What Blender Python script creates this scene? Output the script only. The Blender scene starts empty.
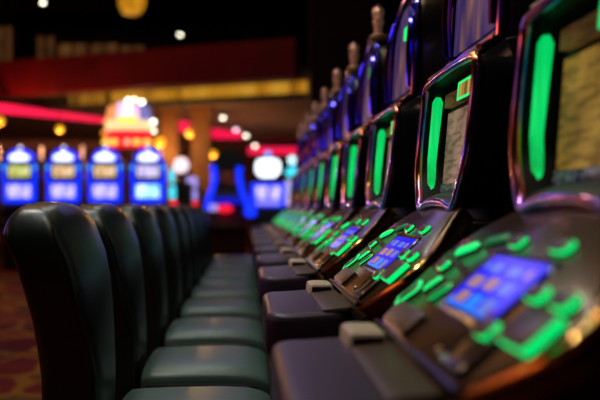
import bpy, bmesh, math, random
from mathutils import Vector
random.seed(7)
C = bpy.context.scene.collection
PI = math.pi
EYE = 1.12

# ------------------------------------------------------------------ materials
def mat(name, color, rough=.5, metal=0, emit=None, strength=0, spec=None, coat=0):
    m = bpy.data.materials.new(name); m.use_nodes = True
    b = m.node_tree.nodes['Principled BSDF']
    b.inputs['Base Color'].default_value = (*color, 1)
    b.inputs['Roughness'].default_value = rough
    b.inputs['Metallic'].default_value = metal
    if spec is not None: b.inputs['Specular IOR Level'].default_value = spec
    if coat: b.inputs['Coat Weight'].default_value = coat; b.inputs['Coat Roughness'].default_value = .08
    if emit:
        b.inputs['Emission Color'].default_value = (*emit, 1); b.inputs['Emission Strength'].default_value = strength
    return m
def nodes(m): return m.node_tree.nodes, m.node_tree.links, m.node_tree.nodes['Principled BSDF']
def coords(m, scale=(1, 1, 1), kind='Object'):
    N, L, b = nodes(m)
    tc = N.new('ShaderNodeTexCoord'); mp = N.new('ShaderNodeMapping'); mp.inputs['Scale'].default_value = scale
    L.new(tc.outputs[kind], mp.inputs['Vector']); return mp.outputs[0]
def ramp(m, src, stops, mode='LINEAR'):
    N, L, b = nodes(m); r = N.new('ShaderNodeValToRGB'); r.color_ramp.interpolation = mode
    e = r.color_ramp.elements
    while len(e) < len(stops): e.new(.5)
    for k, (p, c) in enumerate(stops): e[k].position = p; e[k].color = (*c, 1)
    L.new(src, r.inputs[0]); return r.outputs[0]
def noise(m, vec, scale, detail=2):
    N, L, b = nodes(m); n = N.new('ShaderNodeTexNoise'); n.inputs['Scale'].default_value = scale
    n.inputs['Detail'].default_value = detail; L.new(vec, n.inputs['Vector']); return n.outputs[0]
def bumped(m, scale, dist=.002, strength=.3):
    N, L, b = nodes(m); v = coords(m); n = noise(m, v, scale, 3)
    bp = N.new('ShaderNodeBump'); bp.inputs['Strength'].default_value = strength; bp.inputs['Distance'].default_value = dist
    L.new(n, bp.inputs['Height']); L.new(bp.outputs[0], b.inputs['Normal']); return m
def emissive_pattern(name, scale, nscale, stops, strength, mode='LINEAR', detail=2, rough=.35):
    m = mat(name, (.01, .01, .01), rough, spec=.25); N, L, b = nodes(m)
    c = ramp(m, noise(m, coords(m, scale), nscale, detail), stops, mode)
    L.new(c, b.inputs['Emission Color']); b.inputs['Emission Strength'].default_value = strength
    return m

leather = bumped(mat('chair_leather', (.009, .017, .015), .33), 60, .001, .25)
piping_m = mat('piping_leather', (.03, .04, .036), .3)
seat_leather_lit = bumped(mat('seat_leather_lit', (.085, .145, .13), .36), 60, .001, .2)  # same leather as the backrest, lightened for the overhead light on the seats
black_pl = mat('black_plastic', (.004, .004, .0045), .45, spec=.25)
black_gl = mat('black_gloss', (.006, .005, .006), .18)
steel_dark = mat('dark_steel', (.05, .05, .052), .35, .9)
arm_m = bumped(mat('armrest_vinyl', (.046, .024, .056), .36, spec=.32), 90, .0006, .2)
plate_m = mat('brown_plate', (.09, .048, .026), .38, spec=.35)
deck_m = mat('bronze_plastic', (.105, .050, .021), .21, .65)
bezel_m = mat('beige_bezel', (.75, .55, .42), .3)
gold_m = mat('gold_trim', (.75, .42, .12), .22, 1)
chrome = mat('chrome_painted_reflections', (.6, .4, .8), .15, 1)
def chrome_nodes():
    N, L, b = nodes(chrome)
    c = ramp(chrome, noise(chrome, coords(chrome, (1, 1, 1)), 7, 2), [(.36, (.12, .10, .95)), (.47, (.42, .2, .9)), (.57, (.9, .28, .5)), (.66, (1, .38, .14))])  # coloured reflections painted into the chrome's base colour, patched by noise
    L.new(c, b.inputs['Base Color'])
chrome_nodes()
bronze = mat('bronze_metal', (.55, .34, .2), .28, 1)
recess_m = mat('recess_black', (.006, .006, .008), .5, spec=.2)
green = mat('green_glow', (.0, .3, .1), .4, emit=(.0, .82, .17), strength=1.15)
green_dim = mat('green_glow_dim', (.0, .12, .04), .3, emit=(.0, .5, .11), strength=.2)
cap_m = mat('button_cap', (.085, .05, .03), .3)
lightstrip = mat('strip_green', (0, .2, .05), .3, emit=(.0, .75, .16), strength=.9)
def strip_mat():
    m = mat('strip_green_core', (0, .2, .05), .3); N, L, b = nodes(m)
    c = ramp(m, noise(m, coords(m, (30, 30, 2)), 1.5), [(.3, (.0, .38, .06)), (.6, (.0, .85, .17)), (.8, (.05, .9, .3))])
    L.new(c, b.inputs['Emission Color']); b.inputs['Emission Strength'].default_value = .85; return m
lightstrip = strip_mat()
blue_scr = mat('touch_blue', (0, 0, .05), .12, emit=(.004, .014, .95), strength=.9)
tile_pale = mat('touch_pale', (0, 0, .05), .12, emit=(.16, .27, .9), strength=.7)
tile_amber = mat('touch_amber', (0, 0, 0), .12, emit=(.75, .42, .3), strength=.55)
tile_red = mat('touch_red', (0, 0, 0), .12, emit=(.2, .012, .02), strength=.5)
tile_cyan = mat('touch_cyan', (0, 0, 0), .12, emit=(.02, .25, 1), strength=1.0)

def screen_mat(name, lo, mid, hi, strength):
    m = mat(name, (.012, .010, .010), .45, spec=.15); N, L, b = nodes(m)
    v = coords(m, (1, 1, 1))
    big = ramp(m, noise(m, v, 6, 3), [(.32, lo), (.5, mid), (.72, hi)])
    w = N.new('ShaderNodeTexNoise'); w.inputs['Scale'].default_value = 1; w.inputs['Detail'].default_value = 3
    L.new(coords(m, (10, 14, 75)), w.inputs['Vector'])
    lines = ramp(m, w.outputs[0], [(.42, (.45, .42, .42)), (.52, (1, 1, 1))])
    mx = N.new('ShaderNodeMixRGB'); mx.blend_type = 'MULTIPLY'; mx.inputs[0].default_value = .85
    L.new(big, mx.inputs[1]); L.new(lines, mx.inputs[2])
    L.new(mx.outputs[0], b.inputs['Emission Color']); b.inputs['Emission Strength'].default_value = strength
    return m
scr_yellow = screen_mat('screen_yellow', (.16, .08, .012), (.32, .17, .025), (.5, .3, .06), .75)
scr_pink = screen_mat('screen_pink', (.17, .09, .065), (.34, .19, .13), (.48, .3, .22), .75)
scr_dim = screen_mat('screen_dim', (.10, .05, .012), (.2, .1, .02), (.3, .16, .04), .35)
scr_grey = screen_mat('screen_grey', (.09, .07, .07), (.2, .16, .15), (.3, .26, .26), .5)
top_scr = emissive_pattern('top_screen', (1, 9, 2.2), 1.6, [(.3, (.012, .012, .06)), (.45, (.05, .03, .16)), (.58, (.16, .07, .12)), (.7, (.34, .16, .12))], .6, detail=3)
filigree = emissive_pattern('filigree', (1, 1, 1), 42, [(.5, (.008, .008, .012)), (.54, (.3, .3, .34)), (.6, (.02, .02, .03))], .5, detail=1)
credit_bar = emissive_pattern('credit_bars', (1, 70, 1), 1.0, [(.4, (.12, .07, .01)), (.55, (.55, .36, .06))], .9)

white_glow = mat('white_glow', (1, 1, 1), .5, emit=(.8, .9, 1), strength=2.2)
blue_glow = mat('blue_glow', (0, 0, .2), .4, emit=(.005, .03, 1), strength=1.5)
blue_deep = mat('blue_deep', (0, 0, .12), .3, emit=(.004, .01, .55), strength=.9)
cyan_glow = mat('cyan_glow', (0, .2, .3), .4, emit=(.05, .75, .95), strength=1.3)
azure_glow = mat('azure_glow', (0, .1, .3), .4, emit=(.02, .28, 1), strength=1.5)
pink_glow = mat('pink_glow', (.3, .1, .2), .4, emit=(1, .55, .8), strength=1.4)
lav_glow = mat('lavender_glow', (.1, .1, .3), .4, emit=(.4, .35, 1), strength=.9)
red_glow = mat('red_glow', (.3, 0, 0), .4, emit=(1, .012, .03), strength=1.1)
yel_glow = mat('yellow_glow', (.3, .2, 0), .4, emit=(1, .62, .08), strength=1.6)
cream_glow = mat('cream_glow', (.3, .3, .2), .4, emit=(1, .70, .34), strength=1.15)
cream_dim = emissive_pattern('cream_panels', (9, 3, 9), 1, [(.35, (.9, .25, .12)), (.5, (1, .65, .3)), (.65, (1, .9, .5))], .85)
lav_dim = mat('lavender_dim', (.1, .1, .3), .4, emit=(.28, .26, .7), strength=.75)
orange_glow = mat('orange_glow', (.3, .1, 0), .4, emit=(1, .34, .12), strength=1.0)
magenta = mat('magenta_neon', (.3, 0, .05), .4, emit=(1, .008, .075), strength=1.0)
amber_lamp = mat('amber_lamp', (.3, .15, 0), .4, emit=(1, .42, .015), strength=1.3)
bulb_white = mat('bulb_white', (1, 1, 1), .4, emit=(1, .93, .72), strength=7)
bulb_pink = mat('bulb_pink', (1, 1, 1), .4, emit=(1, .6, .8), strength=5)
reel_amber = emissive_pattern('reel_amber', (7, 1, 7), 1, [(.3, (.5, .2, .06)), (.5, (.9, .6, .3)), (.7, (1, .85, .7))], 1.0)
reel_green = emissive_pattern('reel_green', (7, 1, 7), 1, [(.3, (.4, .4, .1)), (.5, (.75, .8, .15)), (.7, (1, 1, .85))], .9)
reel_white = emissive_pattern('reel_white', (16, 1, 5), 1, [(.3, (.2, .2, .8)), (.5, (.6, .5, .9)), (.7, (1, .9, 1))], 1.15)
reel_cyan = emissive_pattern('reel_cyan', (9, 1, 5), 1, [(.3, (.1, .5, 1)), (.5, (.5, .9, 1)), (.7, (1, 1, 1))], 1.5)
bg_body = mat('machine_body_dark', (.008, .008, .012), .4)
maroon_b = mat('maroon_body', (.05, .008, .006), .4)

carpet = mat('carpet', (.1, .01, .01), .95, spec=.1)
def carpet_nodes():
    N, L, b = nodes(carpet); v = coords(carpet, (1, 1, 1))
    d = N.new('ShaderNodeTexNoise'); d.inputs['Scale'].default_value = 1.3; L.new(v, d.inputs['Vector'])
    ad = N.new('ShaderNodeMixRGB'); ad.blend_type = 'ADD'; ad.inputs[0].default_value = .35; L.new(v, ad.inputs[1]); L.new(d.outputs[1], ad.inputs[2])
    vo = N.new('ShaderNodeTexVoronoi'); vo.distance = 'CHEBYCHEV'; vo.inputs['Scale'].default_value = 1.7; L.new(ad.outputs[0], vo.inputs['Vector'])
    ve = N.new('ShaderNodeTexVoronoi'); ve.feature = 'DISTANCE_TO_EDGE'; ve.inputs['Scale'].default_value = 1.7; L.new(ad.outputs[0], ve.inputs['Vector'])
    sp = N.new('ShaderNodeSeparateColor'); L.new(vo.outputs['Color'], sp.inputs[0])
    col = ramp(carpet, sp.outputs[0], [(0, (.10, .006, .010)), (.3, (.16, .016, .010)), (.5, (.05, .028, .012)), (.62, (.20, .035, .012)), (.8, (.10, .004, .012)), (.92, (.13, .06, .015))], 'CONSTANT')
    ln = ramp(carpet, ve.outputs['Distance'], [(.035, (1, 1, 1)), (.06, (0, 0, 0))])
    mx = N.new('ShaderNodeMixRGB'); L.new(ln, mx.inputs[0]); L.new(col, mx.inputs[1]); mx.inputs[2].default_value = (.30, .12, .012, 1)
    L.new(mx.outputs[0], b.inputs['Base Color'])
carpet_nodes()
def plaster(name, color, rough=.8):
    m = mat(name, color, rough, spec=.2); N, L, b = nodes(m)
    c = ramp(m, noise(m, coords(m), 1.2, 4), [(.3, tuple(x * .75 for x in color)), (.7, tuple(x * 1.2 for x in color))])
    L.new(c, b.inputs['Base Color']); return m
ceil_m = plaster('ceiling_dark', (.05, .036, .030))
wall_m = plaster('wall_maroon', (.10, .035, .022))
wall_dark = plaster('wall_dark', (.022, .012, .009))
soffit_m = plaster('soffit_brown', (.16, .085, .055))
fascia_m = plaster('fascia_red', (.20, .003, .008), .6)
wood_m = plaster('column_wood', (.16, .07, .025), .5)
amber_panel = emissive_pattern('amber_panel', (2.6, 2.6, .4), 1.2, [(.3, (.45, .16, .01)), (.5, (.85, .36, .02)), (.7, (1, .5, .05))], .55)
amber_panel_dim = emissive_pattern('amber_panel_dim', (3.5, 3.5, .4), 1.4, [(.35, (.12, .04, .004)), (.5, (.5, .2, .012)), (.7, (.7, .32, .03))], .5)
window_glow = emissive_pattern('window_glow', (1, 1, 1.3), 1.6, [(.3, (.035, .013, .004)), (.55, (.085, .032, .009)), (.75, (.15, .06, .015))], .9)

# ------------------------------------------------------------------ mesh helpers
def obj(name, bm, mats, parent=None, smooth=True):
    bmesh.ops.recalc_face_normals(bm, faces=bm.faces)
    me = bpy.data.meshes.new(name); bm.to_mesh(me); bm.free()
    if not isinstance(mats, (list, tuple)): mats = [mats]
    for m in mats: me.materials.append(m)
    if smooth:
        for p in me.polygons: p.use_smooth = True
        me.set_sharp_from_angle(angle=math.radians(38))
    o = bpy.data.objects.new(name, me); C.objects.link(o)
    if parent: o.parent = parent
    return o
def thing(name, label, cat, loc=(0, 0, 0), rz=0, group=None):
    o = bpy.data.objects.new(name, None); C.objects.link(o); o.empty_display_size = .1
    o.location = loc; o.rotation_euler = (0, 0, rz); return tag(o, label, cat, group)
def tag(o, label, cat, group=None):
    o['label'] = label; o['category'] = cat
    if group: o['group'] = group
    return o
def struct(name, bm, m, smooth=False, parent=None):
    o = obj(name, bm, m, parent, smooth); o['kind'] = 'structure'; return o
def dup(root, loc, label=None, rz=None):
    r = root.copy(); C.objects.link(r); r.location = loc
    if rz is not None: r.rotation_euler = (0, 0, rz)
    if label: r['label'] = label
    def rec(src, dst):
        for ch in [c for c in bpy.data.objects if c.parent == src]:
            d = ch.copy(); C.objects.link(d); d.parent = dst; rec(ch, d)
    rec(root, r); return r
def loft(bm, rings, cap0=True, cap1=True, closed=True, mi=0):
    vs = [[bm.verts.new(p) for p in r] for r in rings]
    n = len(vs[0])
    for a, b in zip(vs, vs[1:]):
        for k in range(n if closed else n - 1):
            f = bm.faces.new((a[k], a[(k + 1) % n], b[(k + 1) % n], b[k])); f.material_index = mi
    if cap0: bm.faces.new(list(reversed(vs[0]))).material_index = mi
    if cap1: bm.faces.new(vs[-1]).material_index = mi
    return vs
def box(bm, x0, x1, y0, y1, z0, z1, bev=0, mi=0):
    P = [(x0, y0), (x1, y0), (x1, y1), (x0, y1)]
    b2 = bmesh.new()
    loft(b2, [[(x, y, z0) for x, y in P], [(x, y, z1) for x, y in P]], mi=mi)
    if bev: bmesh.ops.bevel(b2, geom=b2.edges[:], offset=bev, segments=3, affect='EDGES', profile=.5)
    for f in b2.faces: f.material_index = mi
    merge(bm, b2)
def merge(bm, b2):
    mp = {v: bm.verts.new(v.co) for v in b2.verts}
    for f in b2.faces:
        g = bm.faces.new([mp[v] for v in f.verts]); g.material_index = f.material_index
    b2.free()
def prism(bm, pts, axis, a, b, bev=0, mi=0):
    """extrude a 2D polygon; axis 'y': pts are (x,z), 'x': pts are (y,z), 'z': pts are (x,y)"""
    f = {'y': lambda p, t: (p[0], t, p[1]), 'x': lambda p, t: (t, p[0], p[1]), 'z': lambda p, t: (p[0], p[1], t)}[axis]
    b2 = bmesh.new(); loft(b2, [[f(p, a) for p in pts], [f(p, b) for p in pts]])
    if bev: bmesh.ops.bevel(b2, geom=b2.edges[:], offset=bev, segments=3, affect='EDGES', profile=.5)
    for q in b2.faces: q.material_index = mi
    merge(bm, b2)
def lathe(bm, prof, c=(0, 0, 0), n=20, mi=0, sx=1, sy=1):
    rings = [[(c[0] + r * sx * math.cos(2 * PI * k / n), c[1] + r * sy * math.sin(2 * PI * k / n), c[2] + z) for k in range(n)] for r, z in prof]
    loft(bm, rings, mi=mi)
def ball(bm, c, r, n=16, sz=1, mi=0):
    lathe(bm, [(max(.02, math.sin(PI * t / 10)) * r, -math.cos(PI * t / 10) * r * sz) for t in range(11)], c, n, mi)
def spline(pts, n=6, closed=True):
    P = [Vector(p) for p in pts]; out = []; m = len(P)
    for i in range(m if closed else m - 1):
        g = (lambda k: P[k % m]) if closed else (lambda k: P[max(0, min(m - 1, k))])
        p0, p1, p2, p3 = g(i - 1), g(i), g(i + 1), g(i + 2)
        for k in range(n):
            t = k / n
            out.append(.5 * ((2 * p1) + (p2 - p0) * t + (2 * p0 - 5 * p1 + 4 * p2 - p3) * t * t + (3 * p1 - p0 - 3 * p2 + p3) * t ** 3))
    if not closed: out.append(P[-1])
    return out
def tube(bm, pts, r, n=8, closed=False, mi=0, up=(1, 0, 0), flat=1):
    P = [Vector(p) for p in pts]; m = len(P); rings = []; U = Vector(up)
    for i in range(m):
        a = P[i - 1] if (closed or i) else P[i]; b = P[(i + 1) % m] if (closed or i < m - 1) else P[i]
        t = (b - a).normalized(); s = t.cross(U)
        s = s.normalized() if s.length > 1e-4 else Vector((0, 0, 1)); q = s.cross(t)
        rr = r[i] if isinstance(r, (list, tuple)) else r
        rings.append([P[i] + s * math.cos(2 * PI * k / n) * rr + q * math.sin(2 * PI * k / n) * rr * flat for k in range(n)])
    if closed: rings.append(rings[0]); 
    vs = loft(bm, rings, cap0=not closed, cap1=not closed, mi=mi)
    if closed: bmesh.ops.remove_doubles(bm, verts=vs[0] + vs[-1], dist=1e-6)
def rrect(hx, hy, r, n=5):
    out = []
    for cx, cy, a0 in ((hx - r, hy - r, 0), (-hx + r, hy - r, PI / 2), (-hx + r, -hy + r, PI), (hx - r, -hy + r, 1.5 * PI)):
        for k in range(n + 1):
            a = a0 + PI / 2 * k / n; out.append((cx + r * math.cos(a), cy + r * math.sin(a)))
    return out
def supere(a, b, n, k=36):
    out = []
    for i in range(k):
        t = 2 * PI * i / k; c, s = math.cos(t), math.sin(t)
        out.append((a * math.copysign(abs(c) ** (2 / n), c), b * math.copysign(abs(s) ** (2 / n), s)))
    return out

# ------------------------------------------------------------------ slot machines of the main row
X0 = .62                                   # local origin of a machine: floor under the cabinet
def M(L, v, h): return (L - X0, v, EYE + h)
EU = Vector((.7485, 0, .6631)); EV = Vector((0, 1, 0)); EN = Vector((-.6631, 0, .7485))
DO = Vector(M(.225, 0, -.2))
def D(L, v, n=0):                          # a point on the sloped deck
    return DO + EU * ((L - .225) / .7485) + EV * v + EN * n
def front(h): return .447 + .1 * h         # the leaning plane of the main screen frame

def make_machine():
    root = thing('slot_machine', 'x', 'slot machine', (X0, 0, 0))
    # lower cabinet
    bm = bmesh.new()
    P = [(.25, 0), (.25, .05), (.27, .07), (.27, .78), (.222, .80), (.222, EYE - .245), (.47, EYE - .075), (.47, EYE - .03), (1.0, EYE - .03), (1.0, 0)]
    prism(bm, [(L - X0, z) for L, z in P], 'y', -.245, .235, .006)
    obj('base_cabinet', bm, black_pl, root)
    # armrest bolster
    bm = bmesh.new(); rings = []
    for z, ins in ((-.325, .014), (-.317, .004), (-.305, 0), (-.24, 0), (-.231, .002), (-.225, .007), (-.2222, .014), (-.2215, .024)):
        rings.append([M(.130 + x, -.02 + y, z + (.10 * max(0, x + .02) if z > -.25 else 0)) for x, y in rrect(.092 - ins, .245 - ins, max(.012, .05 - ins), 8)])
    loft(bm, rings); obj('armrest', bm, arm_m, root)
    bm = bmesh.new(); rings = []
    for z, ins in ((-.2245, 0), (-.2175, .001), (-.2165, .004)):
        rings.append([M(.187 + x, -.02 + y, z + .10 * (x + .077)) for x, y in rrect(.033 - ins, .238 - ins, .012 - ins * .5)])
    loft(bm, rings); pl = obj('ticket_plate', bm, plate_m, root)
    bm = bmesh.new(); rings = []
    for z, ins in ((-.216, 0), (-.200, .001), (-.194, .004), (-.1915, .012)):
        rings.append([M(.184 + x, .152 + y, z) for x, y in rrect(.031 - ins, .062 - ins, .012 - ins * .5)])
    loft(bm, rings); tk = obj('ticket_slot', bm, bezel_m, root)
    bm = bmesh.new(); box(bm, *(M(.160, 0, 0)[0], M(.208, 0, 0)[0]), .086, .0905, EYE - .214, EYE - .1985, .0015); obj('slot_mouth', bm, black_gl, tk)
    # button deck
    prof = [(.225, -.285, .27), (.245, -.318, .295), (.275, -.358, .322), (.305, -.382, .335), (.34, -.374, .34), (.375, -.33, .33), (.41, -.275, .29), (.44, -.225, .225), (.457, -.205, .195)]
    sp = spline([(a, b, c) for a, b, c in prof], 4, False)
    bm = bmesh.new(); rings = []
    for q in sp:
        L, a, b = q; e = .016
        rings.append([D(L, a + .035, -.075), D(L, a + .008, -.05), D(L, a, -.028), D(L, a + .003, -.012), D(L, a + .010, -.004), D(L, a + .022, 0),
                      D(L, 0, 0), D(L, b - .022, 0), D(L, b - .010, -.004), D(L, b - .003, -.012), D(L, b, -.028), D(L, b - .008, -.05), D(L, b - .035, -.075)])
    loft(bm, rings); deck = obj('button_deck', bm, deck_m, root)
    bm = bmesh.new(); tube(bm, [D(q[0], q[1] + .004, -.008) for q in sp[:-2]], .007, 8, up=(0, 0, 1)); obj('edge_trim', bm, gold_m, deck)
    bm = bmesh.new(); tube(bm, [D(q[0], q[2] - .004, -.008) for q in sp[:-2]], .003, 8, up=(0, 0, 1)); obj('edge_trim', bm, bronze, deck)
    bm = bmesh.new(); tube(bm, [D(.2255, -.29, .003), D(.2255, .262, .003)], .005, 8); obj('seam_rail', bm, black_gl, deck)
    # touch panel with tiles
    bm = bmesh.new(); sc = .0
    def quad(bm, L0, L1, v0, v1, n, mi):
        f = bm.faces.new([bm.verts.new(D(L, v, n)) for L, v in ((L0, v0), (L1, v0), (L1, v1), (L0, v1))]); f.material_index = mi
    ra = [(.288 - .009, -.197), (.379, -.197), (.379, .062), (.279, .062)]
    cL, cv = .330, -.0675
    rings = [[D(cL + x, cv + y, n) for x, y in rrect(.047 - i, .128 - i, .02 - i)] for n, i in ((-.004, 0), (.003, 0), (.005, .003), (.003, .008))]
    loft(bm, rings); ts = obj('touch_panel', bm, black_gl, deck)
    bm = bmesh.new()
    rings = [[D(cL + x, cv + y, n) for x, y in rrect(.038, .115, .012)] for n in (.002, .0042)]
    loft(bm, rings, mi=0)
    for L0, L1, v0, v1, mi in ((.296, .314, -.15, -.105, 1), (.296, .314, -.09, -.045, 4), (.298, .314, -.03, .015, 2), (.322, .337, -.15, -.105, 1),
                               (.322, .338, -.085, -.04, 2), (.320, .336, -.02, .03, 2), (.345, .357, -.12, -.07, 1), (.345, .358, -.04, .005, 1), (.346, .357, -.158, -.14, 2), (.348, .357, .02, .036, 1),
                               (.2935, .303, .018, .040, 1)):
        quad(bm, L0, L1, v0, v1, .0046, mi)
    quad(bm, .293, .303, -.176, -.152, .0047, 3); quad(bm, .2925, .296, -.15, .03, .0047, 4)
    obj('touch_screen', bm, [blue_scr, tile_pale, tile_amber, tile_red, tile_cyan], ts)
    # buttons: outline in (u along slope, v), glowing side, brown cap
    def button(name, L, v, outline, hgt=.012, side=green, cap=cap_m, rot=0, rim=False):
        bm = bmesh.new(); c, s = math.cos(rot), math.sin(rot)
        def ring(n, k, grow=0):
            out = []
            for x, y in outline:
                d = math.hypot(x, y) or 1; x2, y2 = x * k + grow * x / d, y * k + grow * y / d
                out.append(D(L, v, n) + EU * (x2 * c - y2 * s) + EV * (x2 * s + y2 * c))
            return out
        loft(bm, [ring(-.003, 1, .004), ring(.002, 1, .004), ring(.003, 1, .001)], mi=2, cap1=False)
        loft(bm, [ring(.003, 1, .001), ring(hgt, 1, 0)], cap0=False, cap1=False, mi=0)
        if rim:
            loft(bm, [ring(hgt, 1, 0), ring(hgt, 1, -.006)], cap0=False, cap1=False, mi=0)
            loft(bm, [ring(hgt, 1, -.006), ring(hgt + .001, 1, -.008)], cap0=False, mi=1)
        else: loft(bm, [ring(hgt, 1, 0), ring(hgt + .002, 1, -.002), ring(hgt + .003, 1, -.006)], cap0=False, mi=1)
        obj(name, bm, [side, cap, black_gl], deck)
    circ = [(.0185 * math.cos(2 * PI * k / 20), .0185 * math.sin(2 * PI * k / 20)) for k in range(20)]
    button('round_button', .390, .012, rrect(.010, .024, .0098), .008)
    button('round_button', .391, -.155, rrect(.011, .027, .0105), .009)
    button('round_button', .334, -.232, rrect(.0115, .025, .011), .010)
    button('round_button', .334, -.312, rrect(.0115, .025, .011), .010)
    button('round_button', .284, -.205, rrect(.0135, .026, .0125), .010)
    button('round_button', .336, .235, rrect(.0105, .020, .010), .008)
    button('spin_button', .299, -.311, rrect(.026, .046, .006), .013)
    button('pill_button', .368, .205, rrect(.008, .034, .0078), .006, green, green, .36)
    button('pill_button', .390, .115, rrect(.008, .040, .0078), .004, green_dim, green_dim, .22)
    button('bet_button', .281, .255, rrect(.028, .020, .010), .006, green, black_gl, -.5, True)
    button('bet_button', .306, .186, rrect(.020, .006, .0055), .004, green, green, -.6)
    button('pill_button', .300, .108, rrect(.022, .009, .0085), .005, green, green_dim, -.65)
    bm = bmesh.new(); rings = [[D(.259 + x, -.215 + y, n) for x, y in rrect(.026 - i, .05 - i, .008)] for n, i in ((-.003, 0), (.006, 0), (.008, .003), (.004, .008))]
    loft(bm, rings); obj('bill_acceptor', bm, black_gl, deck)
    bm = bmesh.new(); rings = [[D(.25 + x, .145 + y, n) for x, y in rrect(.017 - i, .09 - i, .006)] for n, i in ((-.003, 0), (.006, 0), (.008, .003))]
    loft(bm, rings); obj('card_reader', bm, plate_m, deck)
    for v in (-.255, -.135):
        bm = bmesh.new(); ball(bm, D(.243, v, .004), .006, 10); obj('stud', bm, bronze, deck)
    # main screen: frame, surround, recess
    half = [(0, .012), (.09, .008), (.155, -.002), (.18, .004), (.205, .04), (.236, .09), (.25, .15), (.253, .22), (.251, .285), (.24, .312), (.21, .322), (.1, .327)]
    out = half + [(0, .328)] + [(-v, h) for v, h in reversed(half[1:])]
    S = spline([(v, h, 0) for v, h in out], 4)
    def FP(v, h, d=0): return M(front(h) + d, v, h)
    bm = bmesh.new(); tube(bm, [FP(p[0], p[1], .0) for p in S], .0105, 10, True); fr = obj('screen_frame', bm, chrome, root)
    def inset(k, kz=.165): return [(p[0] * k, kz + (p[1] - kz) * k) for p in S]
    bm = bmesh.new()
    loft(bm, [[FP(v, h, .0) for v, h in inset(1.0)], [FP(v, h, .03) for v, h in inset(1.01)], [FP(v, h, .085) for v, h in inset(.97)]], False, True)
    loft(bm, [[FP(v, h, .0) for v, h in inset(.985)], [FP(v, h, .02) for v, h in inset(.955)], [FP(v, h, .062) for v, h in inset(.935)]], False, True)
    obj('screen_surround', bm, recess_m, root)
    bm = bmesh.new()   # lower lip inside the frame
    rings = [[FP(v * w, h0 + b * (1 - v * v), d) for v in [k / 8 - 1 for k in range(17)]] for h0, b, d, w in ((.006, .008, .0, .172), (.014, .010, .006, .182), (.022, .012, .018, .19), (.026, .012, .05, .19))]
    loft(bm, rings, False, False, False); obj('frame_lip', bm, recess_m, fr)
    for s in (1, -1):
        bm = bmesh.new(); rings = []
        for t in range(19):
            u = t / 18; h = .045 + .245 * u; w = (.2335 if h > .12 else .2335 - (.12 - h) * .40) * s
            e = min(1, (min(u, 1 - u) + .006) / .05); hw = .0125 * math.sqrt(max(.02, 1 - (1 - e) ** 2)) * (.85 + .3 * u)
            rings.append([FP(w - s * (.003 + .006 * (k in (1, 2))), h, .030 + x * hw) for k, x in enumerate((-1, -.6, .6, 1))])
        loft(bm, rings, False, False, False)
        obj('light_strip', bm, lightstrip, fr)
    bm = bmesh.new(); rings = [[FP(v, h, d) for v, h in ((-.205, .06), (.196, .06), (.207, .245), (-.214, .245))] for d in (.062, .056)]
    loft(bm, rings); sc = obj('main_screen', bm, scr_pink, root)
    bm = bmesh.new()
    for s in (1, -1): prism(bm, [(0, 0), (.006, 0), (.006, .01), (0, .01)], 'z', 0, .001)
    bm.free(); bm = bmesh.new()
    rings = [[FP(v, h, d) for v, h in ((-.185, .028), (.182, .028), (.195, .058), (-.2, .058))] for d in (.06, .05)]
    loft(bm, rings); obj('ornament_panel', bm, filigree, root)
    # credit display at the top of the recess
    bm = bmesh.new(); rings = [[FP(v, h, d) for v, h in ((-.215, .252), (.0, .252), (.0, .296), (-.215, .296))] for d in (.058, .026)]
    loft(bm, rings); cd = obj('credit_display', bm, recess_m, root)
    bm = bmesh.new(); o4 = ((-.215, .252), (.0, .252), (.0, .296), (-.215, .296)); i4 = ((-.205, .2575), (-.010, .2575), (-.010, .2905), (-.205, .2905))
    rings = [[FP(v, h, d) for v, h in q] for q, d in ((o4, .027), (o4, .0245), (i4, .0245), (i4, .027))]
    loft(bm, rings, False, False); obj('credit_border', bm, green, cd)
    bm = bmesh.new(); rings = [[FP(v, h, d) for v, h in ((-.205, .2575), (-.010, .2575), (-.010, .2905), (-.205, .2905))] for d in (.027, .0255)]
    loft(bm, rings); obj('credit_panel', bm, credit_bar, cd)
    bm = bmesh.new(); rings = [[FP(v, h, d) for v, h in ((.015, .256), (.19, .256), (.19, .29), (.015, .29))] for d in (.058, .04)]
    loft(bm, rings); obj('win_display', bm, scr_dim, root)
    # upper cabinet
    bm = bmesh.new()
    P = [(.455 + .085, -.035), (front(.3) + .082, .30), (front(.33) + .075, .335), (.535, .352), (.56, .36), (1.0, .36), (1.0, -.035)]
    prism(bm, [(L - X0, EYE + h) for L, h in P], 'y', -.243, .243, .008); obj('upper_cabinet', bm, black_pl, root)
    bm = bmesh.new(); tube(bm, [M(front(.33) + .005, -.235, .335), M(.525, -.2, .362), M(.525, .2, .362), M(front(.33) + .005, .235, .335)], .008, 8, up=(0, 0, 1)); obj('shoulder_trim', bm, bronze, root)
    # top box
    tb = [(-.222, .37), (.222, .37), (.225, .5), (.218, .58), (.19, .645), (.13, .69), (.05, .715), (-.05, .722), (-.15, .715), (-.195, .698), (-.222, .65), (-.225, .5)]
    tl = lambda h: .528 + .05 * (h - .37)
    T = [Vector((v, h, 0)) for v, h in tb]
    bm = bmesh.new(); loft(bm, [[M(tl(p[1]) + d, p[0] * k, p[1]) for p in T] for d, k in ((.012, .97), (.03, 1), (.32, .96))]); tp = obj('top_box', bm, black_gl, root)
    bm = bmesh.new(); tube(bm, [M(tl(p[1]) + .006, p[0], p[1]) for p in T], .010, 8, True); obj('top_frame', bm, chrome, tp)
    bm = bmesh.new(); loft(bm, [[M(tl(p[1]) + d, p[0] * .86, .53 + (p[1] - .53) * .86) for p in T] for d in (.013, .009)]); obj('top_screen', bm, top_scr, tp)
    bm = bmesh.new()
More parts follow.
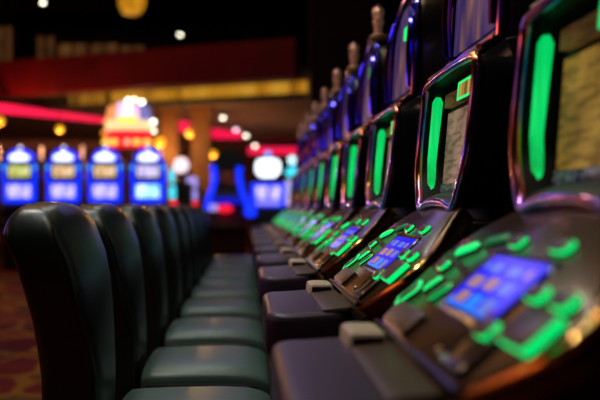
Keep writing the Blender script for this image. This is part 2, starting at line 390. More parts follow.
    for v0, v1 in ((-.17, -.09), (-.075, -.005)):
        loft(bm, [[M(tl(h) + d, v, h) for v, h in ((v0, .575), (v1, .575), (v1, .617), (v0, .617))] for d in (.008, .004)])
    obj('top_indicator', bm, green, tp)
    for s in (1, -1):   # curved glass tubes beside the top screen
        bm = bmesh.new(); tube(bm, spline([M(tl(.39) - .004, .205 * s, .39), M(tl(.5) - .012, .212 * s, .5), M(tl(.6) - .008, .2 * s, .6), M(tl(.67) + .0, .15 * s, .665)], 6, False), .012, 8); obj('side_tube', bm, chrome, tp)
    # candle light on the near corner
    bm = bmesh.new(); box(bm, *(M(.52, 0, 0)[0], M(.60, 0, 0)[0]), -.215, -.115, EYE + .695, EYE + .728, .006); ld = obj('candle_ledge', bm, bronze, tp)
    bm = bmesh.new(); c = M(.557, -.165, .726)
    lathe(bm, [(.026, 0), (.026, .010), (.018, .014), (.018, .048), (.024, .052), (.025, .072), (.018, .076), (.018, .082), (.025, .087), (.025, .112), (.019, .123), (.008, .127)], c, 16)
    obj('candle_light', bm, mat('candle_copper', (.8, .5, .38), .25, .8, emit=(.9, .45, .3), strength=.05), tp)
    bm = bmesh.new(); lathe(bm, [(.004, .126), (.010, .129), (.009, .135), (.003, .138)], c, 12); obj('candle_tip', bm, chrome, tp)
    return root
MC = [1.18, 1.98, 2.90, 3.72, 4.53, 5.35, 6.17, 6.99, 7.81, 8.63]
ML = ['slot machine nearest the camera, cut off at the right edge, with yellow lit screen',
      'slot machine whose whole screen frame shows, directly behind the nearest yellow-screen machine',
      'third slot machine from the camera in the right row, green squares on its top screen',
      'fourth slot machine from the camera in the right row, topped by the tallest-looking copper candle',
      'fifth slot machine from the camera in the right row, narrow green strip in its frame',
      'sixth slot machine from the camera in the long right row, softly blurred',
      'seventh slot machine from the camera in the long right row, blurred green buttons',
      'eighth slot machine from the camera, third from the far end of the right row',
      'ninth slot machine from the camera, last but one of the right row',
      'tenth and farthest slot machine closing the far end of the right row']
proto = make_machine(); proto['group'] = 'slot machines in the right row'
machines = [proto]
for k in range(1, 10): machines.append(dup(proto, (X0, MC[k], 0), ML[k]))
proto.location = (X0, MC[0], 0); proto['label'] = ML[0]
for k, r in enumerate(machines):
    for ch in [c for c in bpy.data.objects if c.parent == r]:
        if ch.name.startswith('main_screen'):
            ch.material_slots[0].link = 'OBJECT'; ch.material_slots[0].material = [scr_yellow, scr_pink, scr_grey][0 if k == 0 else (1 if k < 3 else 2)]

# ------------------------------------------------------------------ chairs
def make_chair():
    root = thing('casino_chair', 'x', 'chair', (0, 0, 0))
    # local frame: x as the world's, y centred on the chair; top of the backrest at eye height
    bm = bmesh.new(); rings = []
    rows = [(-.67, .60), (-.662, .86), (-.64, .97), (-.56, 1), (-.43, 1), (-.39, 1.0), (-.365, .965), (-.34, 1), (-.28, 1.02), (-.2, 1.03), (-.12, 1.03), (-.07, 1.02), (-.045, .985), (-.025, .92), (-.008, .80), (.004, .62), (.011, .40), (.014, .15)]
    ring_pts = []
    tab = [(-.70, -.443, .075), (-.43, -.446, .077), (-.34, -.452, .075), (-.27, -.4595, .072), (-.145, -.4825, .0755), (-.09, -.5025, .0765), (-.05, -.5175, .077), (.02, -.525, .070)]
    def prof(h):
        for (h0, c0, t0), (h1, c1, t1) in zip(tab, tab[1:]):
            if h <= h1: u = (h - h0) / (h1 - h0); return c0 + (c1 - c0) * u, t0 + (t1 - t0) * u
        return tab[-1][1:]
    for h, k in rows:
        cx, th = prof(h)
        th *= 1 if k > .96 else max(.1, k); w = .245 * (1 if h < -.07 else math.sqrt(max(.02, 1 - ((h + .07) / .0868) ** 2)) * .35 + .65 if h < .013 else .55)
        w *= 1 - .40 * max(0, min(1, (-.16 - h) / .26)) ** 1.3
        pts = []
        for x, y in supere(th, w, 6.5, 44):
            crown = (.004 + .014 * max(0, min(1, (h + .35) / .2))) * max(0, 1 - (y / w) ** 2) * (1 if h < -.02 else .5)
            droop = -.030 * abs(y / .245) ** 3 * max(0, min(1, (h + .16) / .12))
            pts.append((cx + x + (crown if x > 0 else -crown * .4), y, EYE + h + droop))
        rings.append(pts); ring_pts.append((h, pts))
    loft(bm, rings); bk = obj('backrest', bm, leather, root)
    for s in (1, -1):
        line = []
        for h, pts in ring_pts[2:14]:
            q = max(pts, key=lambda p: (p[0] + .5) * .9 + s * p[1])
            line.append((q[0] + .001, q[1] + s * .001, q[2]))
        bm = bmesh.new(); tube(bm, spline(line, 3, False), .0045, 6, up=(0, 1, 0)); obj('piping', bm, piping_m, bk)
    # seat cushion
    bm = bmesh.new(); rings = []
    for x, k, dz in ((-.345, .35, 0), (-.342, .75, 0), (-.332, .93, 0), (-.30, 1, 0), (-.2, 1, .004), (-.08, 1, .006), (0, 1, .003), (.035, .98, -.004), (.06, .9, -.012), (.073, .72, -.022), (.078, .4, -.032)):
        w = .25 * (.9 + .1 * min(1, k + .1)); rings.append([(x, y, EYE - .575 + dz + z + .012 * max(0, 1 - (y / .25) ** 2) * (z > 0)) for y, z in supere(w, .05 * k, 4.2, 40)])
    loft(bm, rings); st = obj('seat', bm, seat_leather_lit, root)
    bm = bmesh.new(); tube(bm, spline([(-.33, -.247, EYE - .575), (-.1, -.252, EYE - .572), (.03, -.247, EYE - .58), (.068, -.2, EYE - .592), (.078, 0, EYE - .597), (.068, .2, EYE - .592), (.03, .247, EYE - .58), (-.1, .252, EYE - .572), (-.33, .247, EYE - .575)], 5, False), .005, 6, up=(0, 0, 1)); obj('piping', bm, piping_m, st)
    bm = bmesh.new(); box(bm, -.33, .03, -.2, .2, EYE - .645, EYE - .618, .006); obj('seat_pan', bm, black_pl, root)
    bm = bmesh.new(); prism(bm, [(-.44, EYE - .685), (-.20, EYE - .665), (-.20, EYE - .645), (-.36, EYE - .64), (-.385, EYE - .60), (-.44, EYE - .60)], 'y', -.05, .05, .004); obj('back_bracket', bm, steel_dark, root)
    bm = bmesh.new(); lathe(bm, [(.06, EYE - .645), (.06, EYE - .665), (.035, EYE - .69), (.032, .06), (.05, .05)], (-.15, 0, 0)); obj('column', bm, steel_dark, root)
    bm = bmesh.new(); lathe(bm, [(.23, 0), (.23, .012), (.2, .025), (.06, .052), (.03, .056)], (-.15, 0, 0), 32); obj('base_plate', bm, steel_dark, root)
    return root
CY = [2.22, 2.93, 3.72, 4.56, 5.36, 6.18, 7.0, 7.82, 8.64]
names = ['nearest black leather casino chair, its big backrest filling the lower left', 'second black leather casino chair from the camera, its backrest half behind the nearest',
         'third casino chair from the camera, dark backrest and grey-green seat', 'fourth casino chair from the camera in the row of leather seats', 'fifth casino chair from the camera, middle of the chair row',
         'sixth casino chair from the camera in the leather chair row', 'seventh casino chair from the camera, blurred dark leather', 'eighth casino chair from the camera, last but one of the row', 'ninth and farthest casino chair at the end of the row']
ch0 = make_chair(); ch0['group'] = 'leather chairs along the slot row'
for k in range(1, 9): dup(ch0, (0, CY[k], 0), names[k])
ch0.location = (0, CY[0], 0); ch0['label'] = names[0]

# ------------------------------------------------------------------ the room
YB = 33
bm = bmesh.new(); box(bm, -15, 4, -4, YB, -.1, 0); struct('floor', bm, carpet)
bm = bmesh.new(); box(bm, -15, 4, -4, YB, 6.2, 6.3); struct('ceiling', bm, ceil_m)
bm = bmesh.new(); box(bm, -15, 4, YB, YB + .1, 0, 6.2); struct('wall_back', bm, wall_m)
bm = bmesh.new(); box(bm, 4, 4.1, -4, YB, 0, 6.2); struct('wall_right', bm, wall_dark)
bm = bmesh.new(); box(bm, -15.1, -15, -4, YB, 0, 6.2); struct('wall_left', bm, wall_dark)
bm = bmesh.new(); box(bm, -15, 4, -4.1, -4, 0, 6.2); struct('wall_front', bm, wall_dark)
# mezzanine: fascia line from A to B
A = Vector((-14.5, 19.9)); B = Vector((.78, 13.78)); dv = (B - A).normalized(); nv = Vector((-dv.y, dv.x))
def strip(bm, p, q, d0, d1, z0, z1, mi=0):
    P = [p + nv * d0, q + nv * d0, q + nv * d1, p + nv * d1]
    loft(bm, [[(a.x, a.y, z0) for a in P], [(a.x, a.y, z1) for a in P]], mi=mi)
def fx(px, d):   # point of the strip line at offset d, measured along its length
    return px
bm = bmesh.new()
strip(bm, A, B, 0, .25, 3.27, 3.92); struct('trim_1', bm, fascia_m)
bm = bmesh.new(); P = [A + nv * .25, B + nv * .25, Vector((3.95, B.y + .25)), Vector((3.95, YB - .05)), Vector((-14.9, YB - .05)), Vector((-14.9, A.y + .2))]
loft(bm, [[(a.x, a.y, 3.31) for a in P], [(a.x, a.y, 3.45) for a in P]]); struct('ceiling_lower', bm, soffit_m)
bm = bmesh.new(); strip(bm, A + nv * .0, B + dv * .25, .62, .9, 3.02, 3.09); strip(bm, A, B + dv * .25, .75, .9, 3.09, 3.31); struct('trim_2', bm, wall_dark)
bm = bmesh.new(); box(bm, 1.02, 2.1, 13.4, 14.2, 0, 6.2); struct('wall_pier', bm, wall_dark)
Ltot = (B - A).length; s = Ltot + .22
bl_ = thing('bulkhead_light', 'long strip of amber light panels under the dark red bulkhead', 'strip light', (0, 0, 0))
for w, g in ((.16, .05), (.30, .05), (.95, .04), (.34, .03), (.9, .06), (.25, .04), (.95, .14), (.8, .05)):
    bm = bmesh.new(); strip(bm, A + dv * (s - w), A + dv * s, .66, .74, 3.11, 3.30)
    obj('light_panel', bm, amber_panel if s > Ltot - 3.8 else amber_panel_dim, bl_, smooth=False)
    s -= w + g
# upper wall behind the mezzanine with dim windows
bm = bmesh.new(); box(bm, -15, 4, 22, 22.2, 3.45, 6.2); struct('wall_upper', bm, wall_dark)
wn = 1
for x0, x1, z0, z1 in ((-8.2, -6.75, 4.85, 5.85), (-6.6, -6.16, 4.85, 5.9), (-5.55, -5.05, 4.95, 5.65), (-5.0, -4.2, 4.95, 5.45), (-4.15, -3.4, 4.95, 5.45), (-3.35, -2.7, 4.95, 5.4)):
    bm = bmesh.new(); box(bm, x0, x1, 21.9, 22, z0 - .4, z1); w = struct('window_%d' % wn, bm, window_glow)
    bm = bmesh.new()
    for xx in (x0, (x0 + x1) / 2, x1): box(bm, xx - .03, xx + .03, 21.84, 21.9, z0 - .4, z1)
    box(bm, x0, x1, 21.84, 21.9, z1 - .05, z1); f = obj('window_frame', bm, bg_body, w, False); wn += 1
for k, (y, z) in enumerate(((13, 5.85), (17, 5.75))):
    bm = bmesh.new(); box(bm, -14.9, 3.9, y, y + .3, z, 6.2); struct('ceiling_beam_%d' % (k + 1), bm, ceil_m)
# columns
for k, (x, w) in enumerate(((-1.70, .38), (-1.02, .42))):
    bm = bmesh.new(); box(bm, x - w / 2, x + w / 2, 18, 18 + w, 0, 3.31, .02)
    box(bm, x - w / 2 - .04, x + w / 2 + .04, 17.96, 18.04 + w, 0, .25, .01); box(bm, x - w / 2 - .04, x + w / 2 + .04, 17.96, 18.04 + w, 3.12, 3.31, .01)
    struct('column_%d' % (k + 1), bm, wood_m)
# magenta neon coves
def ray(px, py, Y): return Vector(((px - 247.5) * Y / 833, Y, EYE + (207 - py) * Y / 833))
def neon(p0, p1, h0, h1, label):
    bm = bmesh.new(); a, b = Vector(p0), Vector(p1); n = Vector((-(b - a).y, (b - a).x, 0)).normalized() * .05
    loft(bm, [[p + n * s + Vector((0, 0, z)) for s, z in ((0, -h / 2), (0, h / 2), (1, h / 2), (1, -h / 2))] for p, h in ((a, h0), ((a * 2 + b) / 3, h0 * .9 + h1 * .1), (b, h1))])
    r = obj('neon_cove_light', bm, magenta, smooth=False); tag(r, label, 'neon light', 'magenta neon strips')
neon((-6.5, 13.2, 3.0), (-3.0, 17.6, 2.95), .22, .10, 'long magenta neon strip at the left edge, tapering behind the lit sign')
neon((-1.66, 19.5, 3.02), (-1.35, 19.8, 3.02), .26, .24, 'short magenta neon strip between the two wooden columns')
neon((-.95, 20.5, 2.94), (-.15, 22.2, 3.02), .24, .16, 'magenta neon strip right of the wooden columns')
neon((.02, 27.5, 2.98), (1.75, 27.5, 2.98), .24, .24, 'magenta neon strip above the white-topped machine')
# downlights and hanging lamps
def downlight(px, py, Y, label, m=bulb_white, r=.045, zc=3.31):
    p = ray(px, py, Y); t = thing('ceiling_light', label, 'ceiling light', (p.x, p.y, zc), 0, 'small ceiling lights')
    bm = bmesh.new(); lathe(bm, [(.05, .0), (.05, -.02), (.012, -.03), (.012, p.z - zc + .07), (.06, p.z - zc + .05), (.065, p.z - zc + .0)]); obj('lamp_housing', bm, bg_body, t)
    bm = bmesh.new(); ball(bm, (0, 0, p.z - zc - .005), r, 12); obj('bulb', bm, m, t)
downlight(43, 2, 17.5, 'white spotlight high at the upper left edge of the dark ceiling', zc=6.2)
downlight(180, 34, 20, 'white spotlight alone above the red bulkhead', zc=6.2)
downlight(223, 117, 19.6, 'white ceiling light, highest and leftmost of the row of four', zc=3.31)
downlight(236, 129, 22, 'pinkish ceiling light, second of the row of four', bulb_pink, .055, zc=3.31)
downlight(246, 135, 24, 'white ceiling light, third of the row of four', bulb_white, .055)
downlight(255, 145, 27, 'yellowish ceiling light, lowest and rightmost of the row of four', bulb_white, .06)
def globe(px, py, Y, r, label, zc=3.31):
    p = ray(px, py, Y); t = thing('pendant_lamp', label, 'hanging lamp', (p.x, p.y, zc), 0, 'amber globe lamps')
    bm = bmesh.new(); lathe(bm, [(.05, 0), (.05, -.02), (.008, -.025), (.008, p.z - zc + r), (.03, p.z - zc + r * .98), (.03, p.z - zc + r * .9)]); obj('stem', bm, bg_body, t)
    bm = bmesh.new(); ball(bm, (0, 0, p.z - zc), r); obj('globe', bm, amber_lamp, t)
    lt = bpy.data.lights.new('globe_light', 'POINT'); lt.energy = 45; lt.color = (1, .5, .15); lt.shadow_soft_size = .05
    lo = bpy.data.objects.new('globe_light', lt); C.objects.link(lo); lo.location = (p.x, p.y - .02, p.z - r - .12)
globe(60, 129, 15.2, .065, 'amber globe lamp above the second blue machine from the left')
globe(0, 121, 15.2, .075, 'amber globe lamp cut by the left edge')
globe(189, 133, 17, .08, 'amber globe lamp in front of the right wooden column')
globe(213, 154, 19.5, .085, 'amber globe lamp low beside the arched blue machine')
globe(159.5, 142, 17.4, .11, 'amber globe lamp just right of the big lit sign')
# the ribbed lantern at the top of the picture
p = ray(132, -1.5, 13); t = thing('lantern', 'large ribbed amber hanging lantern at the top edge', 'hanging lamp', (p.x, p.y, 6.2))
z = p.z - 6.2
bm = bmesh.new(); lathe(bm, [(.08, 0), (.08, -.03), (.012, -.04), (.012, z + .30), (.10, z + .28), (.10, z + .24)]); obj('stem', bm, bg_body, t)
bm = bmesh.new(); lathe(bm, [(.11, .25), (.19, .2), (.215, .05), (.205, -.1), (.15, -.22), (.10, -.25)], (0, 0, z), 24); obj('lantern_shade', bm, emissive_pattern('lantern_amber', (6, 6, 1), 1.5, [(.3, (.28, .09, .004)), (.55, (.8, .33, .01)), (.7, (1, .55, .05))], .9), t)
for k in range(10):
    a = 2 * PI * k / 10; bm = bmesh.new()
    tube(bm, [(math.cos(a) * r, math.sin(a) * r, z + q) for r, q in ((.11, .25), (.195, .2), (.22, .05), (.21, -.1), (.155, -.22), (.1, -.25))], .009, 6, up=(0, 0, 1)); obj('rib', bm, bronze, t)

# ------------------------------------------------------------------ the bank of blue machines facing the camera
def arch(w, z0, z1, k=.6, n=14):
    out = [(-w, z0), (w, z0)]
    for i in range(n + 1):
        a = PI * i / n; out.append((w * math.cos(a), z1 - (z1 - z0) * k + (z1 - z0) * k * math.sin(a)))
    return out
def make_blue():
    r = thing('slot_machine', 'x', 'slot machine', (0, 0, 0), 0, 'blue lit slot machines in the background bank')
    bm = bmesh.new(); prism(bm, [(.0, 0), (.0, .72), (-.28, .78), (-.27, .84), (-.02, 1.16), (.02, 1.24), (.06, 2.0), (.5, 2.0), (.5, 0)], 'x', -.31, .31, .01)
    obj('cabinet', bm, bg_body, r)
    bm = bmesh.new(); prism(bm, rrect2(-.295, .295, 1.20, 1.58, .05), 'y', -.03, .03); obj('lower_frame', bm, blue_glow, r)
    bm = bmesh.new(); prism(bm, rrect2(-.205, .205, 1.29, 1.52, .03), 'y', -.045, .0); ls = obj('lower_screen', bm, reel_white, r)
    bm = bmesh.new(); prism(bm, rrect2(-.28, .28, 1.60, 1.95, .05), 'y', -.02, .06); obj('upper_frame', bm, bg_body, r)
    bm = bmesh.new(); prism(bm, rrect2(-.19, .19, 1.66, 1.87, .03), 'y', -.04, .02); us = obj('upper_screen', bm, reel_amber, r)
    bm = bmesh.new(); prism(bm, arch(.225, 1.93, 2.17, .7), 'y', -.02, .25); ar = obj('arch_topper', bm, blue_glow, r)
    bm = bmesh.new(); prism(bm, [(-.165, 1.965), (-.08, 1.955), (.08, 1.955), (.165, 1.965), (.172, 2.01), (.14, 2.055), (.085, 2.065), (.045, 2.105), (-.045, 2.105), (-.085, 2.065), (-.14, 2.055), (-.172, 2.01)], 'y', -.04, .0); obj('sign', bm, white_glow, ar)
    bm = bmesh.new(); lathe(bm, [(.025, 2.16), (.03, 2.18), (.025, 2.21), (.01, 2.22)], (0, .05, 0), 12); obj('candle_light', bm, bulb_white_dim, ar)
    for s in (-1, 1):
        bm = bmesh.new(); tube(bm, spline([(s * .285, -.0, 1.58), (s * .285, -.02, 1.68), (s * .27, 0, 1.8), (s * .26, 0, 1.92)], 5, False), [.034] * 15 + [.05], 8, up=(0, 1, 0)); obj('side_light', bm, blue_glow, r)
        bm = bmesh.new(); ball(bm, (s * .275, -.03, 1.83), .042, 12); obj('side_lamp', bm, azure_glow, r)
    bm = bmesh.new(); prism(bm, [(-.3, .80), (.3, .80), (.28, 1.1), (-.28, 1.1)], 'y', -.19, -.16); obj('button_panel', bm, bg_body, r)
    return r
def rrect2(x0, x1, z0, z1, r): return [((x0 + x1) / 2 + x, (z0 + z1) / 2 + z) for x, z in rrect((x1 - x0) / 2, (z1 - z0) / 2, r, 4)]
bulb_white_dim = mat('bulb_soft', (1, 1, 1), .4, emit=(.7, .85, 1), strength=1.6)
pinkwhite = mat('post_glow', (.6, .4, .4), .4, emit=(1, .72, .66), strength=.3)
bl = ['blue lit slot machine leftmost of the background bank, greenish upper screen', 'blue lit slot machine second from left in the background bank, below a globe lamp',
      'blue lit slot machine third from left in the background bank, under the sign\'s left half', 'blue lit slot machine fourth from left with bright cyan-white lower screen']
b0 = make_blue(); blues = [b0]
pos = [((x - 247.5) * 15 / 833, 15.0) for x in (19.5, 63.5, 105, 148)]
for k in (1, 2, 3): blues.append(dup(b0, (pos[k][0], pos[k][1], 0), bl[k]))
b0.location = (pos[0][0], 15, 0); b0['label'] = bl[0]
for k, r in enumerate(blues):
    for c in [c for c in bpy.data.objects if c.parent == r]:
        new = None
        if c.name.startswith('upper_screen') and k == 0: new = reel_green
        if c.name.startswith('upper_screen') and k == 3: new = reel_white
        if c.name.startswith('lower_screen') and k == 3: new = reel_cyan
        if new: c.material_slots[0].link = 'OBJECT'; c.material_slots[0].material = new
for k, px in enumerate((-1, 41.5, 82.5, 160)):
    p = ray(px, 150, 15.6); t = thing('light_post', ['pale lit post at the left edge behind the blue machines', 'pale lit post between the first and second blue machines', 'pale lit post between the second and third blue machines', 'pale lit post right of the fourth blue machine'][k], 'lit post', (p.x, p.y, 0), 0, 'pale posts behind the blue bank')
    bm = bmesh.new(); lathe(bm, [(.1, 0), (.1, .02), (.03, .04), (.03, 1.98)]); obj('pole', bm, bg_body, t)
    bm = bmesh.new(); lathe(bm, [(.022, 1.98), (.026, 2.0), (.026, 2.24), (.015, 2.26)]); obj('light_tube', bm, pinkwhite, t)

# ------------------------------------------------------------------ the big carousel sign
p = ray(128.5, 207, 16.8); k = 15.25 / 16.8; t = thing('carousel_sign', 'big round glowing sign with red base and colourful panels above the blue machines', 'lit sign', (p.x * k, 15.25, EYE * (1 - k))); t.scale = (k, k, k)
bm = bmesh.new(); lathe(bm, [(.09, -.1134), (.09, -.08), (.05, -.06), (.05, 2.56)], (0, .47, 0)); box(bm, -.05, .05, .1, .5, 2.48, 2.56); obj('post', bm, bg_body, t)
def drum(name, m, z0, z1, r0, r1, a0, a1, n=14, y=.35, parent=None, bulge=0):
    bm = bmesh.new(); rings = []
    for q in range(5):
        u = q / 4; rr = r0 + (r1 - r0) * u + bulge * math.sin(PI * u); z = z0 + (z1 - z0) * u
        o_ = [(rr * math.cos(a0 + (a1 - a0) * k / n), rr * y * math.sin(a0 + (a1 - a0) * k / n), z) for k in range(n + 1)]
        i_ = [(x * .9, yy * .9 + .02, zz) for x, yy, zz in reversed(o_)]
        rings.append(o_ + i_)
    loft(bm, rings); return obj(name, bm, m, parent or t)
rb = drum('base_ring', red_glow, 2.31, 2.66, .40, .49, PI, 2 * PI, bulge=.03)
for a, w in ((1.18 * PI, .14), (1.33 * PI, .12), (1.5 * PI, .08), (1.62 * PI, .13), (1.78 * PI, .14)):
    bm = bmesh.new(); b2 = (math.cos(a) * .51, math.sin(a) * .51 * .35 - .03, 2.42); lathe(bm, [(.02, -.06), (.8, -.035), (1, 0), (.8, .035), (.02, .06)], b2, 14, sx=w * .62, sy=.05); obj('base_lamp', bm, yel_glow if w > .11 else cream_glow, rb)
drum('middle_panel', cream_glow, 2.66, 2.88, .47, .45, PI, 2 * PI)
drum('scroll_panel', yel_glow, 2.80, 2.94, .30, .28, 1.1 * PI, 1.9 * PI, y=.65)
drum('left_panel', orange_glow, 2.86, 3.16, .47, .40, PI, 1.32 * PI)
drum('left_inner_panel', pink_glow, 2.90, 3.22, .44, .37, 1.32 * PI, 1.44 * PI)
drum('centre_panel', white_glow, 2.92, 3.25, .43, .36, 1.455 * PI, 1.56 * PI)
drum('right_inner_panel', pink_glow, 2.90, 3.20, .44, .37, 1.58 * PI, 1.68 * PI)
drum('right_panel', lav_dim, 2.86, 3.16, .48, .41, 1.68 * PI, 2 * PI)
bm = bmesh.new(); lathe(bm, [(.34, 3.05), (.32, 3.2), (.2, 3.24)], (0, .04, 0), 20, sy=.3); obj('crown', bm, maroon_b, t)
for px, py, r in ((128, 100, .035), (134.5, 99.5, .03), (142, 102, .04), (153.5, 122, .04), (154, 131, .03), (104.5, 122, .03), (103, 133, .035)):
    q = ray(px, py, 16.75) - Vector((p.x, p.y, 0)); bm = bmesh.new(); ball(bm, q, r, 12); obj('bulb', bm, bulb_white if px > 110 else amber_lamp, t)

# ------------------------------------------------------------------ other machines in the background
def cab(r, w, d=.5, top=1.9, m=bg_body):
    bm = bmesh.new(); prism(bm, [(.0, 0), (.0, .72), (-.25, .78), (-.24, .84), (-.02, 1.12), (.02, 1.2), (.05, top), (d, top), (d, 0)], 'x', -w, w, .01); return obj('cabinet', bm, m, r)
def panel(name, r, x0, x1, z0, z1, m, y=-.03, rad=.03, th=.05):
    bm = bmesh.new(); prism(bm, rrect2(x0, x1, z0, z1, rad), 'y', y, y + th); return obj(name, bm, m, r)
# round white-pink topper
p = ray(181, 207, 16.2); r = thing('slot_machine', 'slim dark slot machine with a round white and pink glowing topper', 'slot machine', (p.x, p.y, 0)); k = 16.2 / 833
cab(r, .2, .4, 1.6)
bm = bmesh.new(); ball(bm, (0, .05, EYE + 42 * k), .15, 20); tp = obj('round_topper', bm, mat('pinkwhite_glow', (1, 1, 1), .4, emit=(1, .78, .9), strength=1.25), r)
bm = bmesh.new(); lathe(bm, [(.06, 0), (.06, .2)], (0, .05, 1.58)); obj('topper_neck', bm, bg_body, tp)
panel('side_light', r, -.22, -.13, EYE + 24 * k, EYE + 38 * k, cyan_glow); panel('side_light', r, -.22, -.11, EYE + 8 * k, EYE + 21 * k, cyan_glow); panel('lower_light', r, -.2, -.08, EYE + 1 * k, EYE + 7 * k, red_glow)
panel('screen', r, -.1, .12, 1.3, 1.55, bg_body)
p = ray(192, 207, 17.4); r = thing('slot_machine', 'dark slot machine with a lavender screen and red base light', 'slot machine', (p.x, p.y, 0)); k = 17.4 / 833
cab(r, .14, .4, 1.72); panel('upper_screen', r, -.11, .11, EYE + 19 * k, EYE + 30 * k, lav_glow); panel('lower_screen', r, -.11, .11, EYE + 7 * k, EYE + 17 * k, lav_glow); panel('base_light', r, -.1, .12, EYE + .5 * k, EYE + 6 * k, red_glow)
p = ray(210, 207, 18.5); r = thing('slot_machine', 'slim machine with a pink glowing sign behind the arched blue machine', 'slot machine', (p.x, p.y, 0)); k = 18.5 / 833
cab(r, .12, .3, 1.6); panel('sign', r, -.09, .10, EYE + 25 * k, EYE + 42 * k, mat('rose_glow', (.4, .2, .2), .4, emit=(1, .5, .5), strength=.75))
# arched blue machine
p = ray(229, 207, 14); r = thing('slot_machine', 'wide dark slot machine with curved blue side rails and red button light', 'slot machine', (p.x, p.y, 0)); k = 14 / 833
cab(r, .30, .5, 1.5, maroon_b)
bm = bmesh.new(); prism(bm, arch(.27, 1.45, 1.12 + 58 * k, .5), 'y', .0, .4, .0); ub = obj('upper_cabinet', bm, bg_body, r)
panel('upper_screen', ub, -.16, .16, 1.5, 1.72, emissive_pattern('dim_maroon', (5, 1, 8), 1, [(.3, (.02, .004, .004)), (.6, (.10, .02, .014)), (.75, (.2, .06, .03))], .7), -.03)
for s, pts in ((-1, [(-22, -3), (-21, 6), (-17, 17), (-14.5, 28), (-15.5, 38), (-18, 40)]), (1, [(20, -6), (17.5, 5), (13.5, 14), (11, 25), (10, 34), (11, 40)])):
    bm = bmesh.new(); tube(bm, spline([(x * k, -.06, EYE + z * k) for x, z in pts], 5, False), .048, 10, up=(0, 1, 0)); obj('side_rail', bm, blue_glow, r)
panel('cross_light', r, -.3, .24, EYE + 3 * k, EYE + 10 * k, blue_deep, -.07)
panel('base_light', r, -.34, -.18, EYE - 4 * k, EYE + 3 * k, lav_glow, -.09)
bm = bmesh.new(); lathe(bm, [(.02, -.07), (.11, -.05), (.13, 0), (.1, .05), (.02, .07)], (-.06, -.2, EYE - 1.5 * k), 14, sy=.4); obj('button_light', bm, red_glow, r)
bm = bmesh.new(); ball(bm, (.36, -.1, EYE - 8 * k + .05), .11, 14, .8); obj('foot_light', bm, blue_glow, r)
# white-topped machine
p = ray(268, 207, 15.5); r = thing('slot_machine', 'blue slot machine with a large white rounded topper under the red neon', 'slot machine', (p.x, p.y, 0)); k = 15.5 / 833
cab(r, .33, .5, 1.62)
panel('lower_frame', r, -.32, .32, EYE + 0 * k, EYE + 24 * k, blue_glow, -.02)
bm = bmesh.new(); prism(bm, [(-12 * k, EYE + 35 * k), (-7 * k, EYE + 30 * k), (7 * k, EYE + 30 * k), (12 * k, EYE + 35 * k), (12.5 * k, EYE + 42 * k), (10.5 * k, EYE + 47 * k), (4 * k, EYE + 48.5 * k), (-4 * k, EYE + 48.5 * k), (-10.5 * k, EYE + 47 * k), (-12.5 * k, EYE + 42 * k)], 'y', -.05, .2, .01); tp = obj('topper', bm, white_glow, r)
bm = bmesh.new(); ball(bm, (0, 0, EYE + 53 * k), .06, 12); obj('top_lamp', bm, azure_glow, tp)
panel('left_screen', r, -.22, -.02, EYE + 8 * k, EYE + 21 * k, reel_white, -.05); panel('right_screen', r, .03, .23, EYE + 8 * k, EYE + 21 * k, reel_white, -.05)
panel('lower_screen', r, -.22, .23, EYE + 2 * k, EYE + 6 * k, lav_glow, -.05)
# teal-topped machine
p = ray(292.5, 207, 16.8); r = thing('slot_machine', 'pale lit slot machine with a teal topper beside the end of the right row', 'slot machine', (p.x, p.y, 0)); k = 16.8 / 833
cab(r, .17, .5, 1.6)
panel('screen', r, -.14, .16, EYE + 2 * k, EYE + 27 * k, mat('pale_lilac', (.4, .4, .5), .4, emit=(.62, .58, 1), strength=.8), -.04)
bm = bmesh.new(); prism(bm, [(-.15, 1.80), (-.05, 1.72), (.08, 1.74), (.11, 1.86), (.05, 1.94), (-.09, 1.91)], 'y', -.04, .1); tp = obj('topper', bm, cyan_glow, r)
bm = bmesh.new(); ball(bm, (0, .03, EYE + 47 * k), .09, 14); obj('top_lamp', bm, mat('paleteal_glow', (1, 1, 1), .4, emit=(.5, .9, 1), strength=1.6), tp)

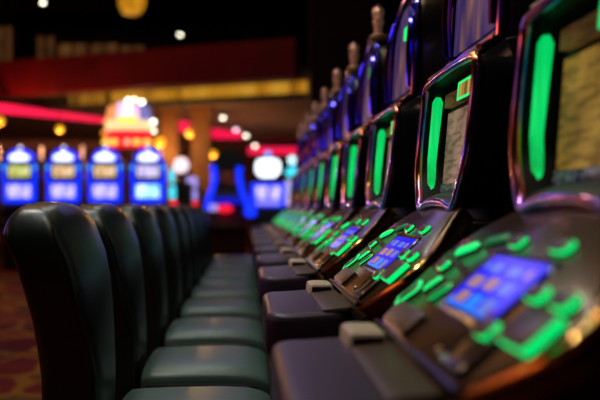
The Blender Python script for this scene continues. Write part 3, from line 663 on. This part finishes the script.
# ------------------------------------------------------------------ lights, world, camera
def area(name, loc, target, sx, sy, power, color, spread=PI):
    l = bpy.data.lights.new(name, 'AREA'); l.shape = 'RECTANGLE'; l.size = sx; l.size_y = sy; l.energy = power; l.color = color; l.spread = spread
    o = bpy.data.objects.new(name, l); C.objects.link(o); o.location = loc
    o.rotation_euler = (Vector(target) - Vector(loc)).to_track_quat('-Z', 'Y').to_euler(); return o
for k, y in enumerate((1.6, 3.4, 5.4, 7.6)):
    area('aisle_downlight_%d' % (k + 1), (-.55, y, 4.6 if y > 2 else 4.0), (-.25, y + .3, 0), .35, .35, 12.5, (.9, 1, .92))
area('added_chair_highlight', (-1.35, 3.0, 4.3), (-.5, 2.2, 1.1), .4, .4, 9, (1, .95, .85), 1.6)  # added lamp, no fixture; strengthens the gloss along the chair tops
area('row_front_light', (.1, .9, 4.2), (.5, 2.2, .9), .5, .8, 7, (1, .66, .36))
area('row_deck_light', (-.6, 5.5, 4.4), (.4, 5, .9), .3, 6, 10, (1, .62, .32))
area('added_violet_strip', (-5.5, 8.0, 1.9), (.5, 3.5, 1.3), 5, .45, 20, (.2, .14, 1))  # unseen strip, added so the chrome frames pick up violet streaks
area('added_red_strip', (-4.0, 2.5, 2.5), (.5, 2.5, 1.4), 3, .2, 7, (1, .28, .12))  # unseen strip, added for reddish reflections in the frames
area('added_amber_strip', (-1.6, 4.6, 3.5), (.5, 3, 1.3), 3, .12, 7, (1, .38, .07))  # added out of view for amber glints on frames and deck trim
area('violet_far_light', (-.3, 9.5, 3.9), (.2, 5, .9), 1.6, .6, 5, (.42, .28, 1))  # violet lamp added above the view to give the armrests a sheen
area('floor_amber_light', (-5.2, 9, 5.4), (-5, 9, 0), 3, 4, 30, (1, .6, .42), 1.7)
area('bulkhead_wash', (-3, 11, 5.6), (-2, 15, 3.6), 5, .5, 22, (1, .5, .4))
area('added_back_wall_fill', (-7, 28, .3), (-7, YB, 2.2), 9, .5, 160, (1, .42, .24))  # added lamp hidden behind the machines to brighten the back wall
area('added_soffit_fill', (0, 21, .3), (0, 22.5, 3.3), 3, .8, 55, (1, .6, .4))  # hidden lamp added to lift the tone of the lower ceiling
w = bpy.data.worlds.new('world'); bpy.context.scene.world = w; w.use_nodes = True
w.node_tree.nodes['Background'].inputs[0].default_value = (.02, .011, .009, 1); w.node_tree.nodes['Background'].inputs[1].default_value = .3
cam = bpy.data.cameras.new('camera'); co = bpy.data.objects.new('camera', cam); C.objects.link(co)
co.location = (0, 0, EYE); co.rotation_euler = (PI / 2, 0, 0)
cam.sensor_width = 36; cam.lens = 833 * 36 / 600; cam.shift_x = 52.5 / 600; cam.shift_y = 7 / 600
cam.dof.use_dof = True; cam.dof.focus_distance = 2.1; cam.dof.aperture_fstop = 2.0
cam.clip_start = .02
bpy.context.scene.camera = co
vs = bpy.context.scene.view_settings; vs.view_transform = 'Standard'; vs.look = 'None'
